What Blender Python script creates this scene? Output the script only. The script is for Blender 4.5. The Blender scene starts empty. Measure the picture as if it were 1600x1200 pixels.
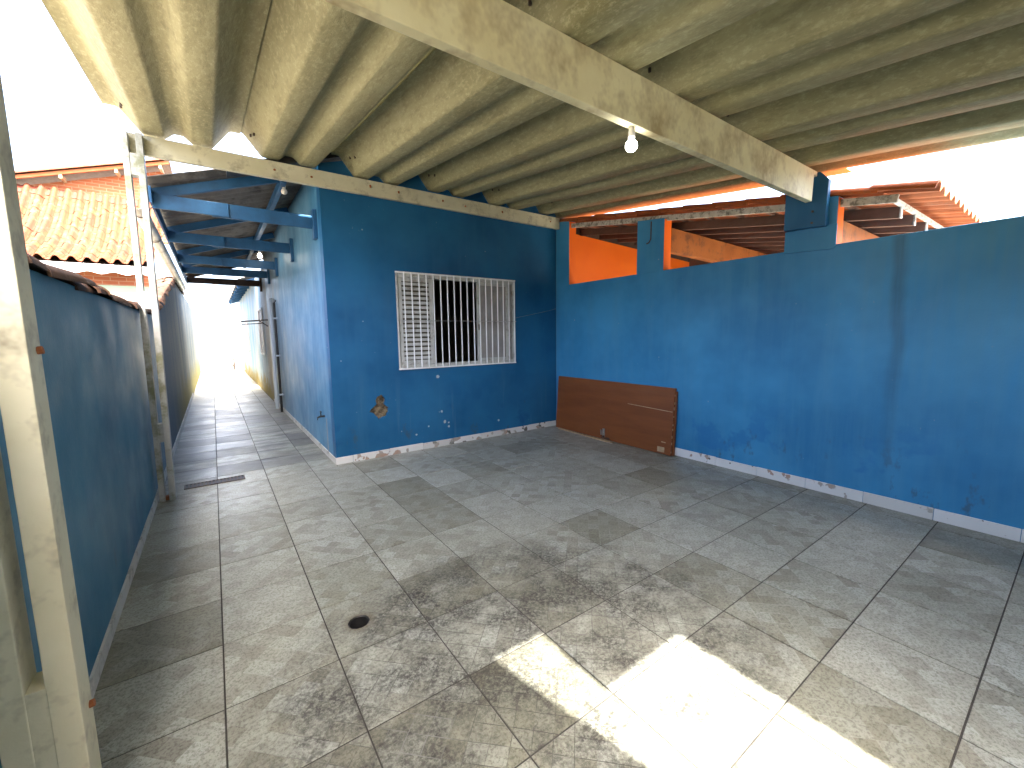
import bpy, bmesh, math, random
from mathutils import Vector, Matrix
random.seed(7)
SC = bpy.context.scene
COL = SC.collection
R_ = math.radians

# ------------------------------------------------------------------ camera
cam = bpy.data.cameras.new('camera')
cam.sensor_width = 36.0
cam.lens = 14.671
cam.clip_start = 0.02
cam.clip_end = 500
co = bpy.data.objects.new('camera', cam)
COL.objects.link(co)
r = Vector((0.813802, -0.580985, -0.013539)); u = Vector((0.079272, 0.087899, 0.992970)); f = Vector((0.575710, 0.809154, -0.117588))
co.matrix_world = Matrix(((r.x, u.x, -f.x, 0), (r.y, u.y, -f.y, 0), (r.z, u.z, -f.z, 1.526), (0, 0, 0, 1)))
SC.camera = co
# ------------------------------------------------------------------ sky, sun, exposure
SUN_EL = 60.0
w = bpy.data.worlds.new('World'); SC.world = w; w.use_nodes = True
nt = w.node_tree
bg = nt.nodes['Background']
sky = nt.nodes.new('ShaderNodeTexSky'); sky.sky_type = 'NISHITA'; sky.sun_disc = False
sky.sun_elevation = R_(SUN_EL); sky.sun_rotation = R_(180); sky.dust_density = 7.0; sky.air_density = 0.7; sky.ozone_density = 0.6
nt.links.new(sky.outputs[0], bg.inputs[0]); bg.inputs[1].default_value = 0.15
sl = bpy.data.lights.new('sun', 'SUN'); sl.energy = 2.6; sl.angle = R_(0.8); sl.color = (1.0, 0.95, 0.86)
so = bpy.data.objects.new('sun', sl); COL.objects.link(so); so.rotation_euler = (R_(90 - SUN_EL), 0, 0); so.location = (0, -20, 30)
SC.view_settings.view_transform = 'Standard'; SC.view_settings.look = 'None'
SC.view_settings.gamma = 1.0; SC.view_settings.use_curve_mapping = False
SC.view_settings.exposure = 4.05
SC.render.engine = 'CYCLES'
SC.cycles.use_denoising = True
SC.cycles.max_bounces = 7; SC.cycles.diffuse_bounces = 6; SC.cycles.glossy_bounces = 3
SC.cycles.sample_clamp_indirect = 8.0
SC.cycles.caustics_reflective = False; SC.cycles.caustics_refractive = False

# ------------------------------------------------------------------ material helpers
class NT:
    def __init__(s, name, rough=0.6, spec=0.5, metal=0.0):
        s.m = bpy.data.materials.new(name); s.m.use_nodes = True
        s.t = s.m.node_tree; s.b = s.t.nodes['Principled BSDF']
        s.b.inputs['Roughness'].default_value = rough
        s.b.inputs['Specular IOR Level'].default_value = spec
        s.b.inputs['Metallic'].default_value = metal
        s._pos = None
    def n(s, t, **kw):
        x = s.t.nodes.new(t)
        for k, v in kw.items(): setattr(x, k, v)
        return x
    def put(s, sock, v):
        if hasattr(v, 'is_output'): s.t.links.new(v, sock)
        elif isinstance(v, (tuple, list)) and len(v) == 3 and sock.type == 'RGBA': sock.default_value = (*v, 1)
        else: sock.default_value = v
    def pos(s):
        if s._pos is None: s._pos = s.n('ShaderNodeNewGeometry').outputs['Position']
        return s._pos
    def xyz(s):
        x = s.n('ShaderNodeSeparateXYZ'); s.put(x.inputs[0], s.pos()); return x.outputs
    def comb(s, a, b, c):
        x = s.n('ShaderNodeCombineXYZ'); s.put(x.inputs[0], a); s.put(x.inputs[1], b); s.put(x.inputs[2], c); return x.outputs[0]
    def vscale(s, v, sc):
        x = s.n('ShaderNodeVectorMath', operation='MULTIPLY'); s.put(x.inputs[0], v); x.inputs[1].default_value = sc; return x.outputs[0]
    def vadd(s, v, a):
        x = s.n('ShaderNodeVectorMath', operation='ADD'); s.put(x.inputs[0], v); s.put(x.inputs[1], a); return x.outputs[0]
    def noise(s, scale, detail=4, rough=0.55, vec=None, stretch=None, col=False, dist=0.0):
        x = s.n('ShaderNodeTexNoise'); v = vec if vec is not None else s.pos()
        if stretch: v = s.vscale(v, stretch)
        s.put(x.inputs['Vector'], v); x.inputs['Scale'].default_value = scale
        x.inputs['Detail'].default_value = min(detail, 3 if scale > 20 else 4); x.inputs['Roughness'].default_value = rough; x.inputs['Distortion'].default_value = dist
        return x.outputs['Color' if col else 'Fac']
    def voro(s, scale, vec=None, feature='F1', out='Distance', rnd=1.0):
        x = s.n('ShaderNodeTexVoronoi', feature=feature); s.put(x.inputs['Vector'], vec if vec is not None else s.pos())
        x.inputs['Scale'].default_value = scale; x.inputs['Randomness'].default_value = rnd; return x.outputs[out]
    def white(s, vec):
        x = s.n('ShaderNodeTexWhiteNoise', noise_dimensions='3D'); s.put(x.inputs['Vector'], vec); return x.outputs['Value']
    def math(s, op, a, b=0.0, c=0.0, clamp=False):
        x = s.n('ShaderNodeMath', operation=op, use_clamp=clamp); s.put(x.inputs[0], a); s.put(x.inputs[1], b); s.put(x.inputs[2], c); return x.outputs[0]
    def rng(s, v, a, b, c=0.0, d=1.0):
        x = s.n('ShaderNodeMapRange'); s.put(x.inputs[0], v)
        for i, k in enumerate((a, b, c, d)): x.inputs[i + 1].default_value = k
        return x.outputs[0]
    def mix(s, fac, a, b, mode='MIX'):
        x = s.n('ShaderNodeMix', data_type='RGBA', blend_type=mode)
        s.put(x.inputs[0], fac); s.put(x.inputs[6], a); s.put(x.inputs[7], b); return x.outputs[2]
    def rnd(s):
        return s.n('ShaderNodeObjectInfo').outputs['Random']
    def bump(s, h, strength=0.3, dist=0.01):
        x = s.n('ShaderNodeBump'); x.inputs['Strength'].default_value = strength; x.inputs['Distance'].default_value = dist
        s.put(x.inputs['Height'], h); s.t.links.new(x.outputs[0], s.b.inputs['Normal'])
    def col(s, c): s.put(s.b.inputs['Base Color'], c); return s
    def rough(s, v): s.put(s.b.inputs['Roughness'], v); return s
    def done(s): return s.m

def blue_wall(name, base, extra=None):
    t = NT(name, rough=0.5, spec=0.28)
    x, y, z = t.xyz()
    dk = tuple(c * 0.72 for c in base); lt = (base[0] * 1.5 + .004, base[1] * 1.18 + .006, base[2] * 1.06 + .006)
    c = t.mix(t.rng(t.noise(0.9, 5, .6), .35, .68), dk, lt)
    c = t.mix(t.rng(t.noise(2.4, 5, .65, stretch=(2.6, 2.6, .22)), .46, .75, 0, .45), c, (base[0] * 2.0 + .008, base[1] * 1.08 + .006, base[2] * .88))
    # dark repaint patches and damp, with ragged borders
    pm = t.math('MULTIPLY', t.rng(t.noise(1.7, 6, .62), .55, .60), t.rng(t.math('ADD', z, t.math('MULTIPLY', t.noise(1.1, 3), 1.2)), 1.5, .9, 0, .55))
    c = t.mix(pm, c, (base[0] * .5, base[1] * .62, base[2] * .75))
    dm = t.math('MULTIPLY', t.rng(t.noise(5.5, 6, .7, stretch=(1, 1, .5)), .6, .68), t.rng(z, .75, .1, 0, .7))
    c = t.mix(dm, c, (.055, .085, .105))
    # knocked spots
    sp = t.math('MULTIPLY', t.rng(t.math('ADD', t.voro(5.5), t.math('MULTIPLY', t.noise(30, 2), .05)), .085, .06), t.rng(t.noise(1.3, 2), .50, .56))
    c = t.mix(t.math('MULTIPLY', sp, .7), c, (.36, .42, .46))
    sc_ = t.math('MULTIPLY', t.rng(t.noise(26, 5, .7), .70, .74), t.rng(t.noise(.8, 2), .5, .6, 0, .5))
    c = t.mix(sc_, c, (.22, .30, .38))
    if extra: c = extra(t, c, x, y, z)
    t.col(c)
    h = t.math('ADD', t.math('MULTIPLY', t.noise(55, 6, .7), .5), t.math('MULTIPLY', t.noise(7, 4), .8))
    t.bump(h, .35, .006)
    t.rough(t.rng(t.noise(3, 4), .3, .7, .36, .56))
    return t.done()

BLUE = (0.010, 0.118, 0.285)
def right_extra(t, c, x, y, z):
    wob = t.math('MULTIPLY', t.math('SUBTRACT', t.noise(1.6, 3, stretch=(1, .2, 1)), .5), .16)
    d = t.math('ABSOLUTE', t.math('SUBTRACT', t.math('ADD', y, wob), t.math('ADD', 1.0, t.math('MULTIPLY', t.math('SUBTRACT', z, 2.3), .02))))
    st = t.math('MULTIPLY', t.rng(d, .065, .02), t.rng(t.math('ADD', z, t.math('MULTIPLY', t.noise(3, 3), .8)), .7, 2.2, .1, .5))
    c = t.mix(t.math('MULTIPLY', st, t.rng(t.noise(6, 4, stretch=(1, 3, .15)), .35, .6, .45, 1)), c, (.022, .042, .052))
    fade = t.math('MULTIPLY', t.rng(y, 1.9, .2, 0, .55), t.rng(z, .5, 1.9))
    c = t.mix(t.math('MULTIPLY', fade, t.rng(t.noise(3, 5, .65, stretch=(1, 2.2, .2)), .3, .62)), c, (.10, .25, .32))
    return c
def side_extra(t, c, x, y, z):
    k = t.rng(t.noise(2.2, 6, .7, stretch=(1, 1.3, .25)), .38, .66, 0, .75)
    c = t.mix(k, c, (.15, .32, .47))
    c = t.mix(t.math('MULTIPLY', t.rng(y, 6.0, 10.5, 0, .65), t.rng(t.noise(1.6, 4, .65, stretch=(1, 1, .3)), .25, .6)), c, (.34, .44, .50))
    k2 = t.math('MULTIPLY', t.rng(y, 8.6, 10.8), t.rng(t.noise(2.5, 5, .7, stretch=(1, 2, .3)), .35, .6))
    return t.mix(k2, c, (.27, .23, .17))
M = {}
def front_extra(t, c, x, y, z):
    m = None; wv = t.math('MULTIPLY', t.math('SUBTRACT', t.noise(40, 3), .5), .03)
    for (a, b, r_) in ((2.46, .972, .026), (2.545, .336, .024), (2.605, .316, .014), (2.603, .262, .017), (2.50, .486, .018), (3.442, .237, .018), (2.12, .215, .014), (2.30, .30, .012)):
        d = t.math('SQRT', t.math('ADD', t.math('POWER', t.math('SUBTRACT', x, a), 2.0), t.math('POWER', t.math('SUBTRACT', z, b), 2.0)))
        k = t.rng(t.math('ADD', d, wv), r_, r_ * .7)
        m = k if m is None else t.math('MAXIMUM', m, k)
    c = t.mix(t.math('MULTIPLY', m, .85), c, (.50, .54, .56))
    # drip lines below the window
    dr_ = t.math('MULTIPLY', t.rng(t.noise(9, 2, stretch=(1, 1, .05)), .64, .70, 0, .35), t.rng(z, 1.15, .2))
    return t.mix(dr_, c, (.10, .20, .30))
M['blue_front'] = blue_wall('blue_front_wall', BLUE, front_extra)
M['blue_right'] = blue_wall('blue_boundary_wall', (0.036, 0.245, 0.51), right_extra)
M['blue_left'] = blue_wall('blue_left_wall', (0.028, 0.165, 0.29))
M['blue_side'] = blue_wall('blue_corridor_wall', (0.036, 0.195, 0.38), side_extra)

def left_far():
    t = NT('damp_render', .7)
    x, y, z = t.xyz()
    c = t.mix(t.rng(t.noise(1.5, 6, .65, stretch=(1, 1.5, .3)), .35, .65), (.05, .10, .14), (.24, .24, .20))
    c = t.mix(t.rng(y, 7.5, 12), (.035, .085, .14), c)
    g = t.math('MULTIPLY', t.rng(t.math('ADD', z, t.math('MULTIPLY', t.noise(3, 5), -.9)), .35, -.1), t.rng(y, 8, 11))
    c = t.mix(g, c, (.16, .14, .02))
    t.col(c); t.bump(t.noise(20, 6, .7), .4, .02); return t.done()
M['left_far'] = left_far()
def rear_wall():
    t = NT('stained_pale_blue', .7)
    x, y, z = t.xyz()
    c = t.mix(t.rng(t.noise(1.2, 6, .65, stretch=(1, 1.5, .35)), .35, .6), (.20, .36, .46), (.42, .46, .46))
    br = t.math('MULTIPLY', t.rng(y, 13.2, 11.6), t.rng(t.noise(2, 5, .7, stretch=(1, 2, .25)), .25, .5))
    c = t.mix(br, c, (.26, .21, .14))
    edge = t.math('ADD', z, t.math('MULTIPLY', t.noise(1.3, 5, .75, stretch=(1, 1.6, .5)), -1.7))
    c = t.mix(t.math('MULTIPLY', t.rng(edge, -.30, -.55), t.rng(t.noise(5, 4, .7), .3, .5, .35, 1)), c, (.26, .18, .01))
    t.col(c); t.bump(t.noise(20, 6, .7), .4, .02); return t.done()
M['rear_wall'] = rear_wall()

def floor_tile():
    t = NT('floor_tile', .3, .5)
    x, y, z = t.xyz()
    k = 1 / (.0795 * math.sqrt(2))
    a = t.math('MULTIPLY', t.math('ADD', x, t.math('SUBTRACT', y, .011)), k)
    b = t.math('MULTIPLY', t.math('SUBTRACT', x, t.math('ADD', y, -2.05)), k)
    wob = t.math('MULTIPLY', t.math('SUBTRACT', t.noise(3.0, 2), .5), .12)
    a = t.math('ADD', a, wob); b = t.math('ADD', b, wob)
    rn = t.rnd()
    cell = t.white(t.comb(t.math('FLOOR', a), t.math('FLOOR', b), t.math('MULTIPLY', rn, 7)))
    g1 = (.345, .355, .295); g2 = (.215, .205, .155); g3 = (.44, .465, .42)
    vis = t.rng(t.noise(1.4, 3), .25, .5, .35, 1)
    c = t.mix(t.math('MULTIPLY', t.rng(cell, .55, .95), t.math('MULTIPLY', vis, .85)), g1, g2)
    c = t.mix(t.math('MULTIPLY', t.rng(cell, .40, .02), t.math('MULTIPLY', vis, .95)), c, g3)
    # each tile's own tone
    c = t.mix(t.rng(rn, 0, 1, .15, .62), c, t.mix(t.rng(t.white(t.comb(rn, 3.1, .2)), .2, .8), (.17, .168, .12), (.43, .452, .405)))
    # cloudy grain
    c = t.mix(t.rng(t.noise(16, 8, .7, stretch=(1, 1.5, 1)), .22, .74, 0, 1), t.mix(1, c, (.74, .73, .70), 'MULTIPLY'), t.mix(1, c, (1.08, 1.08, 1.07), 'MULTIPLY'))
    c = t.mix(t.rng(t.noise(70, 5, .8), .48, .60, 0, .85), c, t.mix(1, c, (.50, .49, .45), 'MULTIPLY'))
    c = t.mix(t.rng(t.noise(2.3, 5, .6), .5, .72, 0, .35), c, (.19, .19, .14))
    # ground-in dirt by the drain and where cars stand
    ex = t.math('POWER', t.math('DIVIDE', t.math('SUBTRACT', x, 1.15), 1.25), 2); ey = t.math('POWER', t.math('DIVIDE', t.math('SUBTRACT', y, 1.45), 1.05), 2)
    near = t.rng(t.math('ADD', ex, ey), 1.2, .05)
    dn = t.noise(3.2, 7, .72)
    dirt = t.math('MULTIPLY', t.rng(dn, .36, .58), t.rng(near, .0, .5))
    hd_ = t.math('SQRT', t.math('ADD', t.math('POWER', t.math('SUBTRACT', x, .522), 2.0), t.math('POWER', t.math('SUBTRACT', y, 2.188), 2.0)))
    halo = t.rng(t.math('ADD', hd_, t.math('MULTIPLY', t.math('SUBTRACT', t.noise(18, 3), .5), .05)), .095, .055, 0, .7)
    grit = t.rng(t.noise(48, 6, .8), .42, .62)
    c = t.mix(t.math('MULTIPLY', t.math('MULTIPLY', dirt, .95), t.rng(t.noise(45, 6, .8), .38, .58, .25, 1)), c, (.034, .032, .027))
    c = t.mix(halo, c, (.11, .085, .05))
    # damp soiled corridor
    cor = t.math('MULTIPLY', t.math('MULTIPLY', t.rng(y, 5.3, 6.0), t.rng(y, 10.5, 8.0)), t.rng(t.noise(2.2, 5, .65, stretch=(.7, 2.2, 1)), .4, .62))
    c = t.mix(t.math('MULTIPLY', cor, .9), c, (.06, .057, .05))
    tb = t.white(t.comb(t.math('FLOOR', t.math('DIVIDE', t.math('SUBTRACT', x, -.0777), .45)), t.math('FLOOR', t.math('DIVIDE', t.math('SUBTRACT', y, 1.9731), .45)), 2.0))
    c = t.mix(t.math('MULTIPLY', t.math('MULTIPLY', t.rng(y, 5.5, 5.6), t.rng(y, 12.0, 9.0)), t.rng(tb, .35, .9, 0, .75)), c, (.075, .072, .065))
    c = t.mix(t.rng(y, 8, 12, 0, .5), c, (.22, .19, .13))
    # engraved diagonal lines
    def line(v, wd):
        fr = t.math('FRACT', v); return t.rng(t.math('MINIMUM', fr, t.math('SUBTRACT', 1.0, fr)), wd, wd * .35)
    brk = t.noise(7, 3); l1 = t.math('MULTIPLY', line(a, .028), t.rng(brk, .40, .5)); l2 = t.math('MULTIPLY', line(b, .028), t.rng(brk, .58, .48))
    ln = t.math('MAXIMUM', l1, t.math('MULTIPLY', l2, .8))
    dl = t.math('MULTIPLY', ln, t.rng(t.math('ADD', t.noise(1.9, 4), t.math('MULTIPLY', near, .40)), .60, .74, 0, .95))
    c = t.mix(dl, c, (.04, .036, .03))
    wl = t.math('MULTIPLY', ln, t.rng(t.noise(1.3, 4, vec=t.vadd(t.pos(), (5, 2, 0))), .5, .62, 0, .28))
    c = t.mix(wl, c, (.62, .63, .6))
    # specks
    sp = t.math('MULTIPLY', t.rng(t.voro(9), .045, .02), t.rng(t.white(t.vscale(t.voro(9, out='Color'), (1, 1, 1))), .68, .7))
    c = t.mix(t.math('MULTIPLY', sp, .85), c, (.03, .026, .02))
    t.col(c)
    rg = t.math('ADD', t.math('ADD', t.rng(t.noise(2.5, 2, .5), .3, .7, .27, .35), t.math('MULTIPLY', rn, .10)), t.math('MULTIPLY', dirt, .18))
    t.rough(t.math('SUBTRACT', rg, t.math('MULTIPLY', t.rng(y, 4.6, 6.0), -.04)))
    h = t.math('SUBTRACT', t.math('MULTIPLY', t.noise(34, 6, .7, stretch=(1, 1.6, 1)), .55), t.math('MULTIPLY', ln, .35))
    t.bump(h, .32, .004)
    return t.done()
M['floor_tile'] = floor_tile()

def simple(name, c1, c2, scale=6, rough=.6, bump=.2, bscale=40, stretch=None, metal=0, spec=.5, rnd=0.0, grime=None, gscale=3.0, glo=.52, ghi=.68):
    t = NT(name, rough, spec, metal)
    c = t.mix(t.rng(t.noise(scale, 6, .65, stretch=stretch), .32, .68), c1, c2)
    if rnd: c = t.mix(t.math('MULTIPLY', t.rnd(), rnd), c, tuple(k * .45 for k in c1))
    if grime: c = t.mix(t.rng(t.noise(gscale, 7, .72, vec=t.vadd(t.pos(), (3, 1, 7)), stretch=stretch), glo, ghi, 0, .85), c, grime)
    t.col(c)
    if bump: t.bump(t.noise(bscale, 5, .7, stretch=stretch), bump, .006)
    t.rough(t.rng(t.noise(scale * 2, 4), .3, .7, max(.05, rough - .1), min(1, rough + .1)))
    return t.done()
M['grout'] = simple('grout', (.03, .028, .024), (.07, .065, .055), 20, .85)
M['white_paint'] = simple('old_white_paint', (.55, .525, .36), (.65, .63, .47), 3, .5, .15, 30, grime=(.24, .215, .15), gscale=6, glo=.52, ghi=.72)
M['beam_paint'] = simple('stained_beam_paint', (.72, .65, .38), (.82, .77, .50), 3.5, .55, .2, 30, stretch=(1, 1, .8), grime=(.36, .27, .13), gscale=4, glo=.46, ghi=.70)
M['moss_paint'] = simple('mossy_white_paint', (.36, .37, .35), (.44, .455, .44), 5, .55, .2, 30, grime=(.15, .16, .07), gscale=4.5, glo=.47, ghi=.64)
def fibro():
    t = NT('fibre_cement', .72, .35)
    c = t.mix(t.rng(t.noise(1.3, 6, .62, stretch=(3, .45, 1)), .3, .7), (.225, .210, .105), (.40, .378, .215))
    c = t.mix(t.rng(t.noise(42, 6, .8, stretch=(1, .45, 1)), .5, .66, 0, .5), c, (.54, .51, .32))
    c = t.mix(t.rng(t.noise(15, 7, .75, stretch=(1.6, .3, 1)), .50, .70, 0, .5), c, (.13, .12, .055))
    c = t.mix(t.rng(t.rnd(), 0, 1, 0, .25), c, (.27, .25, .125))
    t.col(c); t.bump(t.noise(48, 6, .75, stretch=(1, .5, 1)), .5, .006); return t.done()
M['fibro'] = fibro()
M['dark_sheet'] = simple('weathered_grey_sheet', (.11, .10, .09), (.20, .185, .165), 5, .8, .3, 30, grime=(.05, .045, .04))
M['blue_wood'] = simple('blue_painted_wood', (.010, .070, .165), (.020, .115, .255), 5, .5, .2, 40)
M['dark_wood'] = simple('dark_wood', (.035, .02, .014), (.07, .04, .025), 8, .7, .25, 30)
def door_wood():
    t = NT('brown_door_veneer', .42, .45)
    c = t.mix(t.rng(t.noise(5, 7, .6, stretch=(1, .2, 1.6), dist=.4), .25, .75), (.165, .048, .012), (.24, .078, .020))
    c = t.mix(t.rng(t.noise(60, 5, .7, stretch=(1, .06, 3)), .5, .7, 0, .3), c, (.09, .030, .012))
    c = t.mix(t.rng(t.noise(1.8, 4), .55, .75, 0, .3), c, (.25, .10, .04))
    t.col(c); t.bump(t.noise(50, 4, .6, stretch=(1, .08, 3)), .12, .003); return t.done()
M['door_wood'] = door_wood()
M['raw_wood'] = simple('raw_wood', (.36, .25, .14), (.52, .39, .24), 12, .75, .3, 40)
M['white_metal'] = simple('white_window_metal', (.50, .495, .46), (.60, .60, .57), 5, .35, .05, 30, grime=(.28, .25, .19), gscale=7, glo=.55, ghi=.70)
M['block_gate_dark'] = simple('dark_block_gate', (.09, .09, .085), (.12, .12, .11), 4, .5, .05, 30)  # kept dark so the added gate reflects little light
M['bar_white'] = simple('white_bar_paint', (.80, .80, .78), (.86, .86, .85), 5, .35, 0)
M['frosted'] = simple('grey_shutter_panel', (.30, .28, .26), (.38, .36, .34), 4, .5, .1, 40)
M['interior'] = simple('dim_room_paint', (.12, .11, .08), (.17, .15, .11), 2, .8, 0)
M['inner_door'] = simple('inner_door_wood', (.10, .07, .05), (.13, .09, .06), 3, .6, 0)
M['orange'] = simple('orange_paint', (.80, .130, .004), (.86, .160, .006), 2, .55, .1, 30)
M['orange_beam'] = simple('stained_orange_beam', (.24, .068, .010), (.34, .105, .018), 3, .6, .2, 30, grime=(.09, .035, .014), gscale=5)
M['rafter'] = simple('brown_rafter', (.10, .048, .028), (.17, .085, .05), 7, .7, .3, 30, stretch=(1, .3, 1), rnd=.3)
M['pale_batten'] = simple('weathered_pale_board', (.44, .41, .34), (.62, .60, .53), 9, .75, .4, 40, grime=(.12, .11, .085), gscale=14, glo=.48, ghi=.62)
def clay(name, a, b, dk, rn=.45, gr=.5):
    t = NT(name, .75, .3)
    c = t.mix(t.rng(t.noise(9, 6, .7), .3, .7), a, b)
    c = t.mix(t.math('MULTIPLY', t.rnd(), rn), c, dk)
    c = t.mix(t.rng(t.noise(5, 7, .75), .55, .75, 0, gr), c, (.16, .13, .10))
    t.col(c); t.bump(t.noise(45, 5, .7), .3, .004); return t.done()
M['clay'] = clay('clay_tile', (.115, .027, .0075), (.150, .042, .012), (.07, .017, .006), .9, .5)
M['clay_ridge'] = clay('red_ridge_tile', (.11, .020, .010), (.13, .028, .014), (.09, .017, .010), .4, .15)
M['clay_dark'] = clay('mossy_clay_tile', (.065, .03, .015), (.10, .05, .027), (.03, .021, .016), .8, .9)
M['clay_right'] = clay('clay_tile_underside', (.33, .085, .026), (.42, .13, .045), (.22, .06, .022), .6, .45)
def brick():
    t = NT('red_brick', .8, .3)
    x = t.n('ShaderNodeTexBrick'); xx, yy, zz = t.xyz()
    t.put(x.inputs['Vector'], t.comb(xx, zz, 0.0)); x.inputs['Scale'].default_value = 1.0
    x.inputs['Brick Width'].default_value = .24; x.inputs['Row Height'].default_value = .075; x.inputs['Mortar Size'].default_value = .008
    x.inputs['Color1'].default_value = (.30, .085, .035, 1); x.inputs['Color2'].default_value = (.37, .12, .05, 1); x.inputs['Mortar'].default_value = (.36, .19, .11, 1)
    t.col(x.outputs[0]); t.bump(x.outputs[1], -.4, .01); return t.done()
M['brick'] = brick()
M['lace_white'] = simple('white_fascia', (.56, .56, .55), (.64, .64, .63), 3, .5, 0)
M['green_paint'] = simple('green_beam_paint', (.13, .19, .12), (.17, .23, .15), 3, .6, .1)
M['cream'] = simple('cream_paint', (.58, .53, .40), (.66, .61, .48), 3, .6, .1)
M['red_brown'] = simple('red_brown_paint', (.16, .05, .03), (.22, .07, .04), 3, .6, .1)
def skirt(name, chips):
    t = NT(name, .3, .5)
    c = t.mix(t.rng(t.noise(2, 4), .3, .7), (.66, .665, .64), (.76, .765, .75))
    lo, hi = chips
    c = t.mix(t.rng(t.noise(7, 3, .5), lo, lo + .02), c, t.mix(t.rng(t.noise(9, 2, vec=t.vadd(t.pos(), (4, 4, 4))), .45, .6), (.36, .34, .30), (.40, .27, .21)))
    c = t.mix(t.rng(t.noise(8, 3, .5, vec=t.vadd(t.pos(), (9, 2, 1))), hi, hi + .02), c, (.11, .105, .09))
    c = t.mix(t.rng(t.rnd(), .8, .81, 0, .35), c, (.44, .43, .38))
    t.col(c); return t.done()
M['skirt'] = skirt('white_skirting_tile', (.645, .665))
M['skirt_house'] = skirt('chipped_skirting_tile', (.575, .63))
M['skirt_left'] = simple('left_skirting', (.50, .50, .46), (.62, .62, .58), 5, .5, .1, 30, grime=(.16, .15, .12), gscale=8)
M['concrete'] = simple('concrete', (.26, .25, .22), (.38, .37, .33), 8, .85, .5, 40)
M['mortar'] = simple('rough_mortar', (.16, .11, .06), (.30, .24, .15), 22, .9, .9, 40, grime=(.05, .035, .02), gscale=12, glo=.48, ghi=.6)
M['patch_grey'] = simple('grey_render_patch', (.20, .24, .27), (.30, .33, .35), 9, .85, .5, 40)
M['black'] = simple('black_plastic', (.012, .012, .012), (.025, .025, .025), 10, .45, 0)
M['iron'] = simple('rusty_iron', (.05, .035, .028), (.10, .065, .05), 20, .7, .3)
M['grate_iron'] = simple('worn_iron', (.075, .058, .05), (.11, .085, .07), 20, .6, .3)
M['rust'] = simple('rust', (.26, .08, .025), (.38, .14, .05), 30, .85, .4)
M['steel'] = simple('dull_steel', (.45, .45, .44), (.6, .6, .58), 20, .35, 0, metal=.9)
M['pvc'] = simple('dirty_pvc', (.58, .56, .48), (.68, .67, .60), 4, .45, .1, 30, grime=(.26, .23, .15), gscale=5)
M['grey_tube'] = simple('pale_blue_tube', (.46, .54, .62), (.56, .62, .68), 4, .4, 0)
M['pale_wall'] = simple('pale_rendered_wall', (.62, .60, .52), (.74, .72, .65), 2, .8, .2, 30, grime=(.40, .37, .22), gscale=2.5)
M['ground'] = simple('packed_ground', (.13, .12, .10), (.19, .175, .145), 1.5, .9, .4, 12)
M['leaf'] = simple('leaf', (.05, .10, .02), (.11, .16, .035), 8, .6, 0, rnd=.4)
M['ceramic'] = simple('lamp_socket', (.62, .58, .50), (.7, .67, .6), 9, .45, 0)
def glow():
    t = NT('lit_bulb', .4); t.col((.9, .9, .88))
    t.b.inputs['Emission Color'].default_value = (1, .97, .90, 1); t.b.inputs['Emission Strength'].default_value = 4
    return t.done()
M['glow'] = glow()

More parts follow.
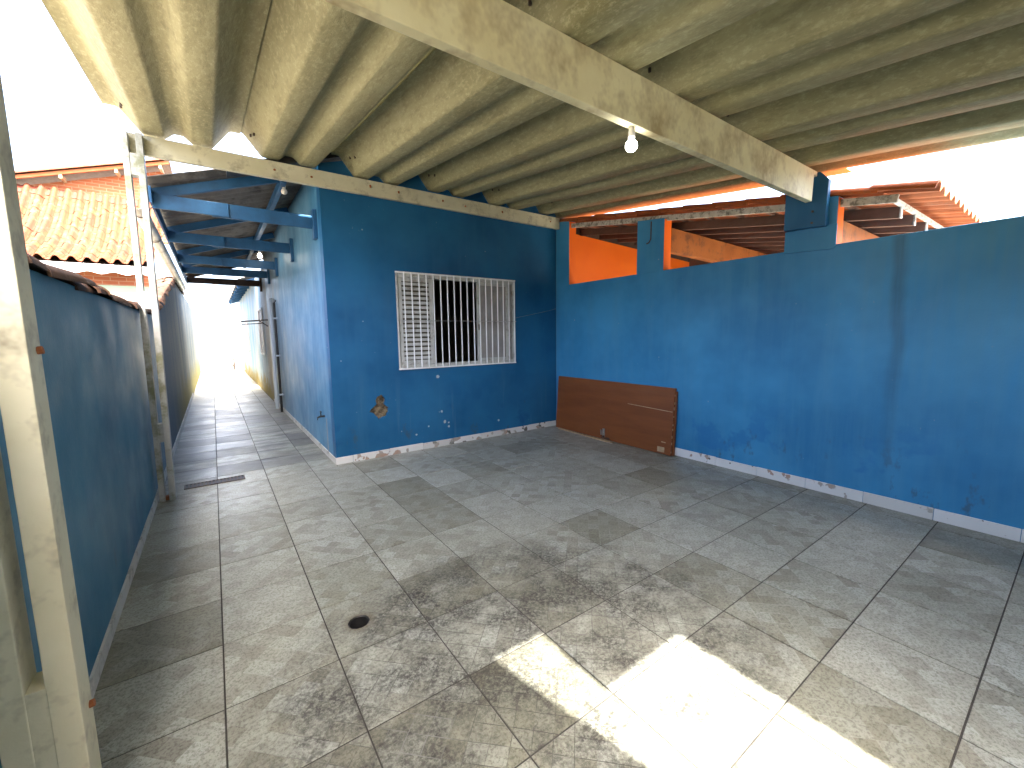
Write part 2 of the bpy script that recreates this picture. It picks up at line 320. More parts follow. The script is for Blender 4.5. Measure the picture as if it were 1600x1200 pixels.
# ------------------------------------------------------------------ mesh helpers
WP = {}
def wp(o): return WP.get(o.name, Vector((0, 0, 0))) if o else Vector((0, 0, 0))
def link(o, loc, parent=None):
    COL.objects.link(o)
    if parent: o.parent = parent
    o.location = Vector(loc) - wp(parent)
    WP[o.name] = Vector(loc)
    return o
def thing(name, label, cat, loc=(0, 0, 0), group=None):
    o = bpy.data.objects.new(name, None); o.empty_display_size = .1
    link(o, loc); o['label'] = label; o['category'] = cat
    if group: o['group'] = group
    return o
def tag(o, label, cat, group=None):
    o['label'] = label; o['category'] = cat
    if group: o['group'] = group
    return o
def bev(o, width, seg=2):
    m = o.modifiers.new('bevel', 'BEVEL'); m.width = width; m.segments = seg; m.limit_method = 'ANGLE'; m.angle_limit = R_(40)
    return o
class MB:
    def __init__(s): s.v = []; s.f = []
    def add(s, v, f):
        k = len(s.v); s.v += [tuple(p) for p in v]; s.f += [tuple(i + k for i in q) for q in f]; return s
    def box(s, x0, x1, y0, y1, z0, z1):
        return s.add([(x0, y0, z0), (x1, y0, z0), (x1, y1, z0), (x0, y1, z0), (x0, y0, z1), (x1, y0, z1), (x1, y1, z1), (x0, y1, z1)],
                     [(0, 3, 2, 1), (4, 5, 6, 7), (0, 1, 5, 4), (1, 2, 6, 5), (2, 3, 7, 6), (3, 0, 4, 7)])
    def bar(s, p, q, wd, ht, up=(0, 0, 1)):
        p = Vector(p); q = Vector(q); d = (q - p).normalized(); u = Vector(up); sd = d.cross(u).normalized(); u = sd.cross(d).normalized()
        v = []
        for c in (p, q):
            for a, b in ((-1, -1), (1, -1), (1, 1), (-1, 1)): v.append(c + sd * (a * wd / 2) + u * (b * ht / 2))
        return s.add(v, [(0, 1, 2, 3), (7, 6, 5, 4), (0, 4, 5, 1), (1, 5, 6, 2), (2, 6, 7, 3), (3, 7, 4, 0)])
    def tube(s, pts, rad, n=10, cap=True):
        pts = [Vector(p) for p in pts]; rings = []
        rr = rad if isinstance(rad, (list, tuple)) else [rad] * len(pts)
        for i, p in enumerate(pts):
            d = (pts[min(i + 1, len(pts) - 1)] - pts[max(i - 1, 0)]).normalized()
            a = d.cross(Vector((0, 0, 1)) if abs(d.z) < .9 else Vector((1, 0, 0))).normalized(); b = d.cross(a)
            rings.append([p + (a * math.cos(2 * math.pi * k / n) + b * math.sin(2 * math.pi * k / n)) * rr[i] for k in range(n)])
        v = [p for rg in rings for p in rg]; fs = []
        for i in range(len(pts) - 1):
            for k in range(n): fs.append((i * n + k, i * n + (k + 1) % n, (i + 1) * n + (k + 1) % n, (i + 1) * n + k))
        if cap: fs += [tuple(range(n))[::-1], tuple(range((len(pts) - 1) * n, len(pts) * n))]
        return s.add(v, fs)
    def prism(s, pts, d):
        """closed outline pts (3D) extruded along vector d"""
        n = len(pts); d = Vector(d); a = [Vector(p) for p in pts]; v = a + [p + d for p in a]
        return s.add(v, [tuple(range(n)), tuple(range(2 * n - 1, n - 1, -1))] + [(i, i + n, (i + 1) % n + n, (i + 1) % n) for i in range(n)])
    def lathe(s, prof, c, n=20):
        v = []; fs = []; m = len(prof)
        for i in range(n):
            a = 2 * math.pi * i / n
            for (rr, z) in prof: v.append((c[0] + rr * math.cos(a), c[1] + rr * math.sin(a), c[2] + z))
        for i in range(n):
            for j in range(m - 1): fs.append((i * m + j, ((i + 1) % n) * m + j, ((i + 1) % n) * m + j + 1, i * m + j + 1))
        return s.add(v, fs)
    def grid(s, P, closed=False):
        """P[j][i] rows of points"""
        nj, ni = len(P), len(P[0]); v = [p for row in P for p in row]
        return s.add(v, [(j * ni + i, j * ni + i + 1, (j + 1) * ni + i + 1, (j + 1) * ni + i) for j in range(nj - 1) for i in range(ni - 1)])
    def build(s, name, mat, parent=None, smooth=False, bevel=0, fix=True, auto=None):
        lo = Vector([min(p[k] for p in s.v) for k in range(3)]); hi = Vector([max(p[k] for p in s.v) for k in range(3)])
        c = (lo + hi) / 2
        me = bpy.data.meshes.new(name); me.from_pydata([tuple(Vector(p) - c) for p in s.v], [], s.f)
        if fix:
            bm = bmesh.new(); bm.from_mesh(me); bmesh.ops.recalc_face_normals(bm, faces=bm.faces); bm.to_mesh(me); bm.free()
        me.materials.append(M[mat])
        if smooth:
            for p in me.polygons: p.use_smooth = True
            if auto is not None: me.set_sharp_from_angle(angle=R_(auto))
        o = link(bpy.data.objects.new(name, me), c, parent)
        if bevel: bev(o, bevel)
        return o
def box(name, mat, x0, x1, y0, y1, z0, z1, parent=None, bevel=0): return MB().box(x0, x1, y0, y1, z0, z1).build(name, mat, parent, bevel=bevel)
def struct(o): o['kind'] = 'structure'; return o
def stuff(o): o['kind'] = 'stuff'; return o
def inst(name, me, loc, rot=(0, 0, 0), parent=None, scale=None):
    o = bpy.data.objects.new(name, me); link(o, loc, parent); o.rotation_euler = rot
    if scale: o.scale = scale
    return o
def holed_sheet(outer, holes, plane, depth):
    """flat face with holes, extruded by depth along the plane normal; plane: function (a,b)->xyz"""
    bm = bmesh.new(); es = []
    for loop in [outer] + holes:
        vs = [bm.verts.new(plane(*p)) for p in loop]
        for i in range(len(vs)): es.append(bm.edges.new((vs[i], vs[(i + 1) % len(vs)])))
    bmesh.ops.triangle_fill(bm, edges=es, use_beauty=True, use_dissolve=False)
    if depth:
        g = bmesh.ops.extrude_face_region(bm, geom=bm.faces[:])
        bmesh.ops.translate(bm, vec=Vector(depth), verts=[e for e in g['geom'] if isinstance(e, bmesh.types.BMVert)])
    bmesh.ops.recalc_face_normals(bm, faces=bm.faces)
    mb = MB(); bm.verts.index_update(); mb.v = [tuple(v.co) for v in bm.verts]; mb.f = [tuple(v.index for v in fa.verts) for fa in bm.faces]; bm.free()
    return mb
def ragged(pts, amp, sub=3, seed=1):
    rg = random.Random(seed); out = []
    for i in range(len(pts)):
        a = pts[i]; b = pts[(i + 1) % len(pts)]
        for k in range(sub):
            t = k / sub; out.append((a[0] + (b[0] - a[0]) * t + rg.uniform(-amp, amp), a[1] + (b[1] - a[1]) * t + rg.uniform(-amp, amp)))
    return out

# ================================================================== GROUND AND FLOOR
XL, XH, XR, YF = -0.55, 1.10, 4.60, 5.20
gm = MB(); gm.grid([[(-250, -250, -.12), (-250, 300, -.12)], [(250, -250, -.12), (250, 300, -.12)]])
g = struct(gm.build('ground', 'ground', fix=False)); g['label'] = 'packed bare ground around the houses'
S = .45; X0 = -0.0777; Y0 = 1.9731
hole_c = (.522, 2.188); hole_r = .058
circ = [(hole_c[0] + hole_r * math.cos(k * math.pi / 14), hole_c[1] + hole_r * math.sin(k * math.pi / 14)) for k in range(28)]
fl = holed_sheet([(-.70, -3.4), (4.75, -3.4), (4.75, 5.34), (1.25, 5.34), (1.25, 24.2), (-.70, 24.2)], [circ], lambda a, b: (a, b, -.0035), None).build('floor', 'grout', fix=False)
struct(fl); fl['label'] = 'dark grout bed of the tiled carport floor and corridor'
fm = fl.data
# make sure the grout faces up
if fm.polygons[0].normal.z < 0: fm.flip_normals()
G = .0034
xs = [XL + .004] + [X0 + S * k for k in range(0, 11)] + [XR - .004]
tile_cache = {}
def tile_mesh_floor(wx, wy):
    key = (round(wx, 4), round(wy, 4))
    if key not in tile_cache:
        mb = MB(); a, b, e, t = wx / 2, wy / 2, .0016, .008
        v = [(-a, -b, -t), (a, -b, -t), (a, b, -t), (-a, b, -t), (-a, -b, -e), (a, -b, -e), (a, b, -e), (-a, b, -e), (-a + e, -b + e, 0), (a - e, -b + e, 0), (a - e, b - e, 0), (-a + e, b - e, 0)]
        mb.add(v, [(0, 1, 5, 4), (1, 2, 6, 5), (2, 3, 7, 6), (3, 0, 4, 7), (4, 5, 9, 8), (5, 6, 10, 9), (6, 7, 11, 10), (7, 4, 8, 11), (8, 9, 10, 11)])
        me = bpy.data.meshes.new('floor_tile'); me.from_pydata(mb.v, [], mb.f); me.materials.append(M['floor_tile']); tile_cache[key] = me
    return tile_cache[key]
rt = random.Random(3)
ys = [Y0 + S * k for k in range(-5, 27)]
rest = MB()
def lay(x0, x1, y0, y1):
    if x1 - x0 < .02 or y1 - y0 < .02: return
    cx, cy = (x0 + x1) / 2, (y0 + y1) / 2
    if x0 < hole_c[0] < x1 and y0 < hole_c[1] < y1:
        o = holed_sheet([(x0 + G, y0 + G), (x1 - G, y0 + G), (x1 - G, y1 - G), (x0 + G, y1 - G)], [ragged([(hole_c[0] + (hole_r - .002) * math.cos(k * math.pi / 14), hole_c[1] + (hole_r - .002) * math.sin(k * math.pi / 14)) for k in range(28)], .0022, 1)], lambda a, b: (a, b, -.008), (0, 0, .008)).build('floor_tile', 'floor_tile', fl)
        return
    o = inst('floor_tile', tile_mesh_floor(x1 - x0 - 2 * G, y1 - y0 - 2 * G), (cx, cy, rt.uniform(-.0005, .0005)), (rt.gauss(0, .0016), rt.gauss(0, .0016), 0), fl)
for j in range(len(ys) - 1):
    y0, y1 = ys[j], ys[j + 1]
    for i in range(len(xs) - 1):
        x0, x1 = xs[i], xs[i + 1]
        if y0 > 5.1:
            if x0 >= XH - .02: 
                if y0 < 5.15 and x0 > 1.0: lay(x0, x1, y0, YF - .004)
                continue
            if x1 > XH:
                if y0 < 5.15: lay(x0, XH - .004, y0, y1); lay(XH - .004, x1, y0, YF - .004)
                else: lay(x0, XH - .004, y0, y1)
                continue
        lay(x0, x1, y0, y1)
for k in range(-12, 50):
    y0, y1 = Y0 + S * k, Y0 + S * (k + 1)
    if -5 <= k < 26 + 0: continue
    xx = xs if k < 0 else [XL + .004, X0, X0 + S, X0 + 2 * S, XH - .004]
    for i in range(len(xx) - 1): rest.box(xx[i] + G, xx[i + 1] - G, y0 + G, y1 - G, -.008, 0)
stuff(rest.build('floor_tile_field', 'floor_tile', fl))

# drain hole in its tile
dr = thing('floor_drain', 'round open drain hole cut into a soiled floor tile', 'drain', (*hole_c, -.01))
p = MB(); p.lathe([(hole_r - .003, -.002), (hole_r - .003, -.30), (0, -.30)], (*hole_c, 0), 28); p.build('pipe', 'black', dr, smooth=True, auto=40)
p = MB(); p.lathe([(hole_r - .004, .0004), (hole_r - .004, -.05), (hole_r - .010, -.05), (hole_r - .009, -.004), (hole_r - .004, .0004)], (*hole_c, -.002), 28); p.build('rim', 'black', dr, smooth=True, auto=40)
p = MB(); p.lathe([(0, 0), (hole_r - .005, 0)], (*hole_c, -.12), 28); p.build('water', 'black', dr)
# grate
gr = thing('drain_grate', 'dark iron linear drain grate across the corridor mouth', 'grate', (-.09, 5.36, 0))
gx0, gx1, gy0, gy1 = -.358, .172, 5.285, 5.435
for (a, b, c, d) in ((gx0, gx1, gy0, gy0 + .014), (gx0, gx1, gy1 - .014, gy1), (gx0, gx0 + .012, gy0 + .014, gy1 - .014), (gx1 - .012, gx1, gy0 + .014, gy1 - .014)):
    box('frame', 'grate_iron', a, b, c, d, .0005, .009, gr)
box('recess_shade_plate', 'black', gx0 + .012, gx1 - .012, gy0 + .014, gy1 - .014, .0008, .002, gr)  # dark plate on the floor stands in for the shaded recess below the bars
nb = 15
for i in range(nb):
    x = gx0 + .02 + (gx1 - gx0 - .04) * (i + .5) / nb
    box('bar', 'grate_iron', x - .007, x + .007, gy0 + .014, gy1 - .014, .003, .0085, gr)

# ================================================================== HOUSE
house = thing('house', 'blue rendered house with a barred window facing the carport', 'house', (2.85, 8, 0))
WX0, WX1, WZ0, WZ1 = 1.925, 3.757, 1.108, 2.322
hole = [(1.668, .795), (1.709, .766), (1.725, .715), (1.71, .668), (1.764, .624), (1.755, .563), (1.733, .51), (1.684, .516), (1.64, .479), (1.6, .533), (1.566, .568), (1.526, .597), (1.545, .631), (1.588, .656), (1.614, .678), (1.598, .728), (1.625, .774)]
hole_r_ = ragged(hole, .006, 3, 5)
fw = holed_sheet([(XH, 0), (XR, 0), (XR, 3.43), (2.9, 3.98), (XH, 3.44)], [[(WX0, WZ0), (WX1, WZ0), (WX1, WZ1), (WX0, WZ1)], hole_r_], lambda a, b: (a, YF, b), (0, .15, 0)).build('front_wall', 'blue_front', house)
cav = MB(); rg = random.Random(8)
N = 12; P = []
for j in range(N + 1):
    row = []
    for i in range(N + 1):
        a, b = 1.50 + .29 * i / N, .455 + .365 * j / N
        row.append((a, YF + .022 + rg.uniform(0, .035), b))
    P.append(row)
cav.grid(P); cv = cav.build('wall_hole', 'mortar', house, smooth=True); cv['label'] = 'broken hole in the plaster showing rough brown mortar'
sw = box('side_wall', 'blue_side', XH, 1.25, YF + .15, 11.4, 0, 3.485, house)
box('far_wall', 'interior', 4.60, 4.75, YF, 11.4, 0, 3.42, house)
box('inner_wall', 'interior', 1.25, 4.60, 8.4, 8.5, 0, 3.0, house)
box('rear_wall', 'blue_side', 1.25, 4.60, 11.25, 11.4, 0, 3.40, house)
box('ceiling', 'interior', 1.25, 4.60, YF + .15, 8.4, 2.78, 2.84, house)
box('inner_floor', 'interior', 1.25, 4.60, YF + .15, 8.4, .01, .03, house)
for k in (3.1, 3.62): box('inner_door', 'inner_door', k, k + .38, 8.36, 8.398, .03, 2.1, house)
# window
win = bpy.data.objects.new('window', None); link(win, (2.84, YF, 1.1), house); win['label'] = 'white sliding louvred window behind vertical security bars'
def wbox(n, m, x0, x1, y0, y1, z0, z1, bv=.002): return box(n, m, x0, x1, y0, y1, z0, z1, win, bv)
fy0, fy1 = YF - .004, YF + .085
wbox('frame', 'white_metal', WX0 + .001, WX0 + .024, fy0, fy1, WZ0 + .001, WZ1 - .001); wbox('frame', 'white_metal', WX1 - .024, WX1 - .001, fy0, fy1, WZ0 + .001, WZ1 - .001)
wbox('frame', 'white_metal', WX0 + .035, WX1 - .035, fy0, fy1, WZ1 - .05, WZ1 - .001); wbox('frame', 'white_metal', WX0 + .035, WX1 - .035, fy0, fy1, WZ0 + .001, WZ0 + .045)
# louvred shutter leaf on the left
lx0, lx1 = WX0 + .04, 2.44
for a, b in ((lx0, lx0 + .045), (lx1 - .05, lx1)): wbox('shutter_stile', 'white_metal', a, b, YF + .02, YF + .045, WZ0 + .046, WZ1 - .051)
for a, b in ((WZ0 + .046, WZ0 + .10), (WZ1 - .10, WZ1 - .051)): wbox('shutter_rail', 'white_metal', lx0 + .045, lx1 - .05, YF + .02, YF + .045, a, b)
ns = 17; zz0, zz1 = WZ0 + .10, WZ1 - .10
sme = MB().bar((-(lx1 - lx0 - .1) / 2, 0, 0), ((lx1 - lx0 - .1) / 2, 0, 0), .006, .040, up=(0, .55, 1))
sm = bpy.data.meshes.new('slat'); sm.from_pydata(sme.v, [], sme.f); sm.materials.append(M['white_metal'])
for i in range(ns):
    inst('slat', sm, ((lx0 + lx1) / 2 - .0025, YF + .032, zz0 + (zz1 - zz0) * (i + .5) / ns), (rg.uniform(-.05, .05), 0, 0), win)
wbox('backing_leaf', 'interior', lx0 + .02, lx1 - .02, YF + .062, YF + .068, WZ0 + .046, WZ1 - .051)
# glazed sash stack on the right
wbox('sash_stile', 'white_metal', 3.115, 3.160, YF + .012, YF + .04, WZ0 + .046, WZ1 - .051); wbox('sash_stile', 'white_metal', 3.172, 3.215, YF + .045, YF + .07, WZ0 + .046, WZ1 - .051)
wbox('sash_stile', 'white_metal', 3.615, 3.66, YF + .012, YF + .04, WZ0 + .046, WZ1 - .051)
for a, b in ((WZ0 + .046, WZ0 + .085), (WZ1 - .09, WZ1 - .051)): wbox('sash_rail', 'white_metal', 3.160, 3.615, YF + .014, YF + .038, a, b)
wbox('pane', 'frosted', 3.160, 3.615, YF + .022, YF + .028, WZ0 + .085, WZ1 - .09)
wbox('latch', 'black', 3.13, 3.145, YF + .004, YF + .012, 1.60, 1.68, 0)
# security bars
for i in range(1, 19):
    x = WX0 + (WX1 - .012 - WX0) * i / 18
    b = MB().tube([(x, YF - .028, WZ0 - .006), (x, YF - .028, WZ1 + .004)], .0085, 8).build('bar', 'bar_white', win, smooth=True, auto=40)
wbox('bar_rail', 'bar_white', WX0 - .006, WX1 + .004, YF - .034, YF - .006, WZ1 - .008, WZ1 + .012); wbox('bar_rail', 'bar_white', WX0 - .006, WX1 + .004, YF - .034, YF - .006, WZ0 - .014, WZ0 + .004)
MB().tube([(WX0 - .006, YF - .040, 1.722), (WX1 + .004, YF - .040, 1.722)], .005, 6).build('bar_rail', 'steel', win)
# skirting of the house
sk = [XH - .012, 1.29, 1.747, 2.207, 2.66, 3.11, 3.56, 4.01, 4.46, 4.588]
for i in range(len(sk) - 1):
    h = .086 + rg.uniform(-.004, .004)
    box('skirting_tile', 'skirt_house', sk[i] + .002, sk[i + 1] - .002, YF - .012 - rg.uniform(0, .002), YF - .0005, .001, h, house, .002)
y = YF - .012
while y < 11.3:
    box('skirting_tile', 'skirt_left', XH - .012, XH - .0005, y + .002, min(y + .45, 11.4) - .002, .001, .075, house); y += .45
# house roof beyond the front wall
def corr_sheet(name, mat, x0, x1, y0, y1, zf, parent, per=.177, amp=.024, th=.007):
    """small corrugations whose ridges run along x"""
    n = int((y1 - y0) / per * 8); mb = MB(); B = []; T = []
    for xx in (x0, x1):
        rb = []; rt_ = []
        for i in range(n + 1):
            yy = y0 + (y1 - y0) * i / n; zz = zf(xx) + amp * (1 + math.sin(2 * math.pi * yy / per))
            rb.append((xx, yy, zz)); rt_.append((xx, yy, zz + th))
        B.append(rb); T.append(rt_)
    mb.grid(B); mb.grid(T)
    for s_ in (0, 1): mb.grid([B[s_], T[s_]])
    for e in (0, -1): mb.grid([[B[0][e], T[0][e]], [B[1][e], T[1][e]]])
    return mb.build(name, mat, parent, smooth=True, auto=35, fix=False)
roof_z = lambda x: 3.0 + .33 * (x + .37)
corr_sheet('roof', 'dark_sheet', 1.30, 2.95, 5.36, 11.5, lambda x: roof_z(x) + .03, house)
MB().prism([(x_, 5.192, roof_z(x_) + h_) for x_, h_ in ((.25, -.03), (1.75, .0), (1.75, .10), (.25, .04))], (0, .20, 0)).build('verge_sun_block', 'black', house)  # dark roof-edge mass, with added length to block sun between the roofs
corr_sheet('roof', 'dark_sheet', 2.95, 4.95, 5.36, 11.5, lambda x: roof_z(2.95) - .33 * (x - 2.95), house)
# mortar line below the tap
box('mortar_chase', 'patch_grey', XH - .004, XH + .004, 5.60, 5.64, .076, .50, house)

# ------------------------------------------------------------------ canopy over the corridor
can = thing('corridor_canopy', 'lean-to canopy of blue beams and grey sheets over the corridor', 'canopy', (.3, 8.8, 2.75))
yb = 5.34
while yb < 12.5:
    o = corr_sheet('roof_sheet', 'dark_sheet', -.42, 1.45, yb, yb + 1.09, lambda x: roof_z(x) + (.004 if int(yb * 7) % 2 else 0), can); yb += 1.062
for k, Y in enumerate((5.47, 7.22, 9.06, 10.42, 12.2)):
    m = 'blue_wood' if k < 4 else 'dark_wood'
    box('beam', m, -.37, .245, Y - .028, Y + .0, 2.795, 2.93, can, .003); box('beam', m, .10, XH - .045, Y + .001, Y + .030, 2.79, 2.935, can, .003)
    box('wall_board', m, XH - .044, XH - .001, Y - .06, Y + .05, 2.67, 3.0, can, .003)
    MB().bar((-.36, Y + .06, roof_z(-.36) - .055), (1.08, Y + .06, roof_z(1.08) - .055), .045, .095, up=(0, 0, 1)).build('rafter', m, can, bevel=.003)
MB().bar((.78, 5.38, roof_z(.78) - .11), (.78, 12.4, roof_z(.78) - .11), .055, .09).build('purlin', 'blue_wood', can, bevel=.003)
MB().bar((-.375, 5.36, 2.90), (-.375, 12.5, 2.86), .02, .15).build('fascia', 'blue_wood', can)
gut = MB(); A = []; Bq = []
for yy, zz in ((5.33, 2.80), (13.0, 2.745)):
    A.append([(-.483 + .060 * math.cos(t), yy, zz + .062 * math.sin(t)) for t in [math.pi + math.pi * k / 12 for k in range(13)]])
    Bq.append([(-.483 + .0635 * math.cos(t), yy, zz + .065 * math.sin(t)) for t in [math.pi + math.pi * k / 12 for k in range(13)]])
gut.grid(A); gut.grid(Bq); gut.grid([A[0], Bq[0]]); gut.grid([A[1], Bq[1]]); gut.grid([[A[0][0], Bq[0][0]], [A[1][0], Bq[1][0]]]); gut.grid([[A[0][-1], Bq[0][-1]], [A[1][-1], Bq[1][-1]]])
gt = gut.build('gutter', 'pvc', can, smooth=True, auto=40, fix=False); gt['label'] = 'dirty white half-round gutter'
for yy in (5.6, 6.9, 8.2, 9.5, 10.8, 12.1):
    MB().tube([(-.37, yy, 2.86)] + [(-.483 + .066 * math.cos(t), yy, 2.79 + .07 * math.sin(t)) for t in [2 * math.pi - math.pi * k / 8 for k in range(9)]], .006, 6).build('gutter_bracket', 'iron', can)
def bulb(loc, label, up):
    t = thing('light_bulb', label, 'bulb', loc)
    x, y, z = loc
    MB().lathe([(0, 0), (.014, 0), (.016, -.004), (.016, -.02), (.019, -.022), (.019, -.055), (.0165, -.058), (0, -.058)], loc, 16).build('socket', 'ceramic', t, smooth=True, auto=30)
    prof = [(.0155, -.057)] + [(.034 * math.sin(a), -.098 - .034 * math.cos(a) * -1 * -1) for a in []]
    pr = [(.0150, -.056), (.0165, -.066)] + [(.033 * math.sin(a), -.098 + .033 * math.cos(a)) for a in [R_(35 + 145 * k / 10) for k in range(11)]]
    MB().lathe(pr, loc, 18).build('globe', 'glow' if up else 'ceramic', t, smooth=True)
    return t
bulb((.78, 8.55, 3.03), 'lit white bulb under the corridor canopy', True)
bulb((.80, 5.56, 3.28), 'unlit bulb under the canopy by the house corner', False)

# ================================================================== CARPORT
cp = thing('carport', 'carport of big corrugated cement sheets on a stained beam and paired white posts', 'carport', (2, 3, 0))
zr = lambda y: 2.765 + .1115 * y
PER = .925
PROF = [(0, .200), (.035, .200), (.052, .195), (.068, .180), (.195, .016), (.207, .005), (.222, 0), (.35, 0), (.362, .004), (.374, .013), (.418, .054), (.432, .061), (.4625, .063), (.493, .061), (.507, .054), (.551, .013), (.563, .004), (.575, 0), (.703, 0), (.718, .005), (.730, .016), (.857, .180), (.873, .195), (.89, .200), (.925, .200)]
def hprof(x):
    if x > 4.65: return 0.0        # broken flat margin of the last sheet
    t = (x + .57) % PER
    for (a, ha), (b, hb) in zip(PROF, PROF[1:]):
        if a <= t <= b: return ha + (hb - ha) * (t - a) / (b - a)
    return .2
def xsamp(x0, x1):
    out = [x0]; k = math.floor((x0 + .57) / PER)
    while True:
        for t, _ in PROF[:-1]:
            x = -.57 + k * PER + t
            if x > x1 - 1e-4: out.append(x1); return out
            if x > x0 + 1e-4: out.append(x)
        k += 1
TH = .008
def sheet(name, pieces, dz, parent):
    """pieces: list of (xs, y_lo(x), y_hi(x))  or ('rows', x0, xhi(y), ys)"""
    mb = MB()
    for pc in pieces:
        if pc[0] == 'rows':
            _, x0f, x1f, yy = pc; nx = 44; rows = [[(x0f(y) + (x1f(y) - x0f(y)) * i / nx, y) for i in range(nx + 1)] for y in yy]
        else:
            xx, lo, hi = pc; nj = 10; rows = [[(x, lo(x) + (hi(x) - lo(x)) * j / nj) for x in xx] for j in range(nj + 1)]
        B = [[(x, y, zr(y) + hprof(x) + dz) for x, y in rw] for rw in rows]; T = [[(x, y, z + TH) for x, y, z in rw] for rw in B]
        mb.grid(B); mb.grid([rw[::-1] for rw in T])
        mb.grid([T[0], B[0]]); mb.grid([B[-1], T[-1]])
        mb.grid([[b[0], t[0]] for b, t in zip(B, T)]); mb.grid([[t[-1], b[-1]] for b, t in zip(B, T)])
    return mb.build(name, 'fibro', parent, smooth=True, auto=30, fix=False)
cr = [-.57 + PER * k for k in range(6)]
YE = -2.3
for k in range(6):
    x0 = cr[k] - (.045 if k == 0 else .03 if k == 2 else .06); x1 = cr[k] + PER + (.035 if k % 2 == 0 else .0) if k < 5 else 4.66
    dz = .016 if k % 2 else 0.0
    # rear row
    xe = x1 if k < 5 else 4.90
    sheet('roof_sheet', [(xsamp(x0, xe), lambda x: 1.45, lambda x: 5.198)], dz + .0185, cp)
    # front row, tucked under it; sheets 1 and 2 have an added unseen gap shaped for the sun patch
    c_ = lambda v: (lambda x: v)
    if k == 1:
        e = lambda x: -.07 - (0 if x < .97 else hprof(x) / 1.79)
        xl = lambda y: .97 + (-.07 - y) * .235
        sheet('roof_sheet', [(xsamp(x0, x1), e, c_(1.66)), ('rows', lambda y: x0, xl, [-.07 - .13 * i for i in range(11)]), (xsamp(x0, x1), c_(YE), c_(-1.37))], dz, cp)
    elif k == 2:
        e = lambda x: -.46 - (0 if x > 1.81 else hprof(x) / 1.79)
        sheet('roof_sheet', [(sorted(xsamp(x0, x1) + [1.809, 1.811]), e, c_(1.66)), (xsamp(1.81, x1), c_(-1.48), c_(-.46)), (xsamp(x0, x1), c_(YE), c_(-1.48))], dz, cp)
    else:
        sheet('roof_sheet', [(xsamp(x0, x1), c_(YE), c_(1.66))], dz, cp)
for k in range(6):
    for dx, yy in ((.10, 4.93), (.115, 4.80), (.095, 1.74)):
        zc = zr(yy) + hprof(cr[k] + dx) + .012
        MB().tube([(cr[k] + dx, yy, zc + .012), (cr[k] + dx, yy, zc - .012)], .009, 7).build('hook_bolt', 'iron', cp)
BY0, BY1 = 1.60, 1.652
MB().prism([(-.385, BY0, 2.672), (4.445, BY0, 2.668), (4.46, BY0, 2.90), (4.525, BY0, 2.895), (4.525, BY0, 2.936), (-.385, BY0, 2.940)], (0, BY1 - BY0, 0)).build('beam', 'beam_paint', cp, bevel=.004)
box('purlin', 'white_paint', -.52, 4.592, 5.102, 5.155, 3.165, 3.333, cp, .003)
for x in (.66, 1.01, 1.64, 1.98, 2.57, 2.9, 3.5, 4.4):
    MB().tube([(x, 5.102, 3.25 + rg.uniform(-.03, .03)), (x, 5.094, 3.25)], .011, 8).build('bolt', 'rust', cp)
def post(name, planks, y0, y1, top, spacers, mat, label):
    po = bpy.data.objects.new(name, None); link(po, (planks[0][0], y0, 0), cp); po['label'] = label
    for (xb, xt, wd) in planks:
        MB().prism([(xb - wd / 2, y0, .001), (xb + wd / 2, y0, .001), (xt + wd / 2, y0, top), (xt - wd / 2, y0, top)], (0, y1 - y0, 0)).build('plank', mat, po, bevel=.003)
    for (z0, z1, m, yo) in spacers:
        t = (z0 + z1) / 2 / top
        xa = planks[0][0] + (planks[0][1] - planks[0][0]) * t + planks[0][2] / 2 - .004; xb = planks[1][0] + (planks[1][1] - planks[1][0]) * t - planks[1][2] / 2 + .004
        box('spacer', m, xa, xb, y0 + yo, y1 - .004, z0, z1, po, .002)
    return po
p1 = post('post', [(-.503, -.479, .043), (-.429, -.382, .047)], 5.0, 5.10, 3.31, [(.572, .745, 'moss_paint', .004), (1.80, 1.955, 'moss_paint', .004), (2.95, 3.13, 'moss_paint', .006), (.002, .035, 'rust', .03)], 'moss_paint', 'far post of two slim planks with spacers and green mould')
p2 = post('post', [(-.519, -.519, .058), (-.420, -.420, .062)], 1.60, 1.705, 2.90, [(.002, .575, 'white_paint', .002), (2.2, 2.4, 'white_paint', .006)], 'white_paint', 'near post of two planks with rusty bolt ends')
for (z, yy) in ((1.50, 1.672), (.435, 1.675)):
    MB().tube([(-.392, yy, z), (-.378, yy, z + .002)], .011, 7).build('bolt', 'rust', p2)
bulb((2.003, 1.626, 2.669), 'lit white bulb hanging from the stained carport beam', True)

# ================================================================== RIGHT BOUNDARY WALL
rw = thing('boundary_wall', 'long blue rendered wall along the right side of the carport', 'wall', (4.675, 1.5, 0))
box('wall', 'blue_right', XR, XR + .15, -3.4, YF - .002, 0, 2.290, rw, .006)
for (a, b, top) in ((4.897, YF - .003, 3.25), (3.215, 3.612, 2.915), (1.452, 1.848, 2.705)):
    m = MB().prism([(XR + .0005, a, 2.288), (XR + .0005, b, 2.288), (XR + .0005, b, top + .12 * (b - a)), (XR + .0005, a, top)], (.145, 0, 0)).build('pier', 'blue_right', rw, bevel=.004)
    MB().prism([(XR + .006, a - .004, 2.291), (XR + .146, a - .004, 2.291), (XR + .146, a - .004, top - .01), (XR + .006, a - .004, top - .01)], (0, .0035, 0)).build('reveal', 'orange', rw)
MB().prism([(4.535, 1.852, 2.472), (4.535, 1.517, 2.455), (4.535, 1.512, 2.85), (4.535, 1.585, 2.935), (4.535, 1.852, 2.93)], (.062, 0, 0)).build('bracket_board', 'blue_front', rw, bevel=.004)
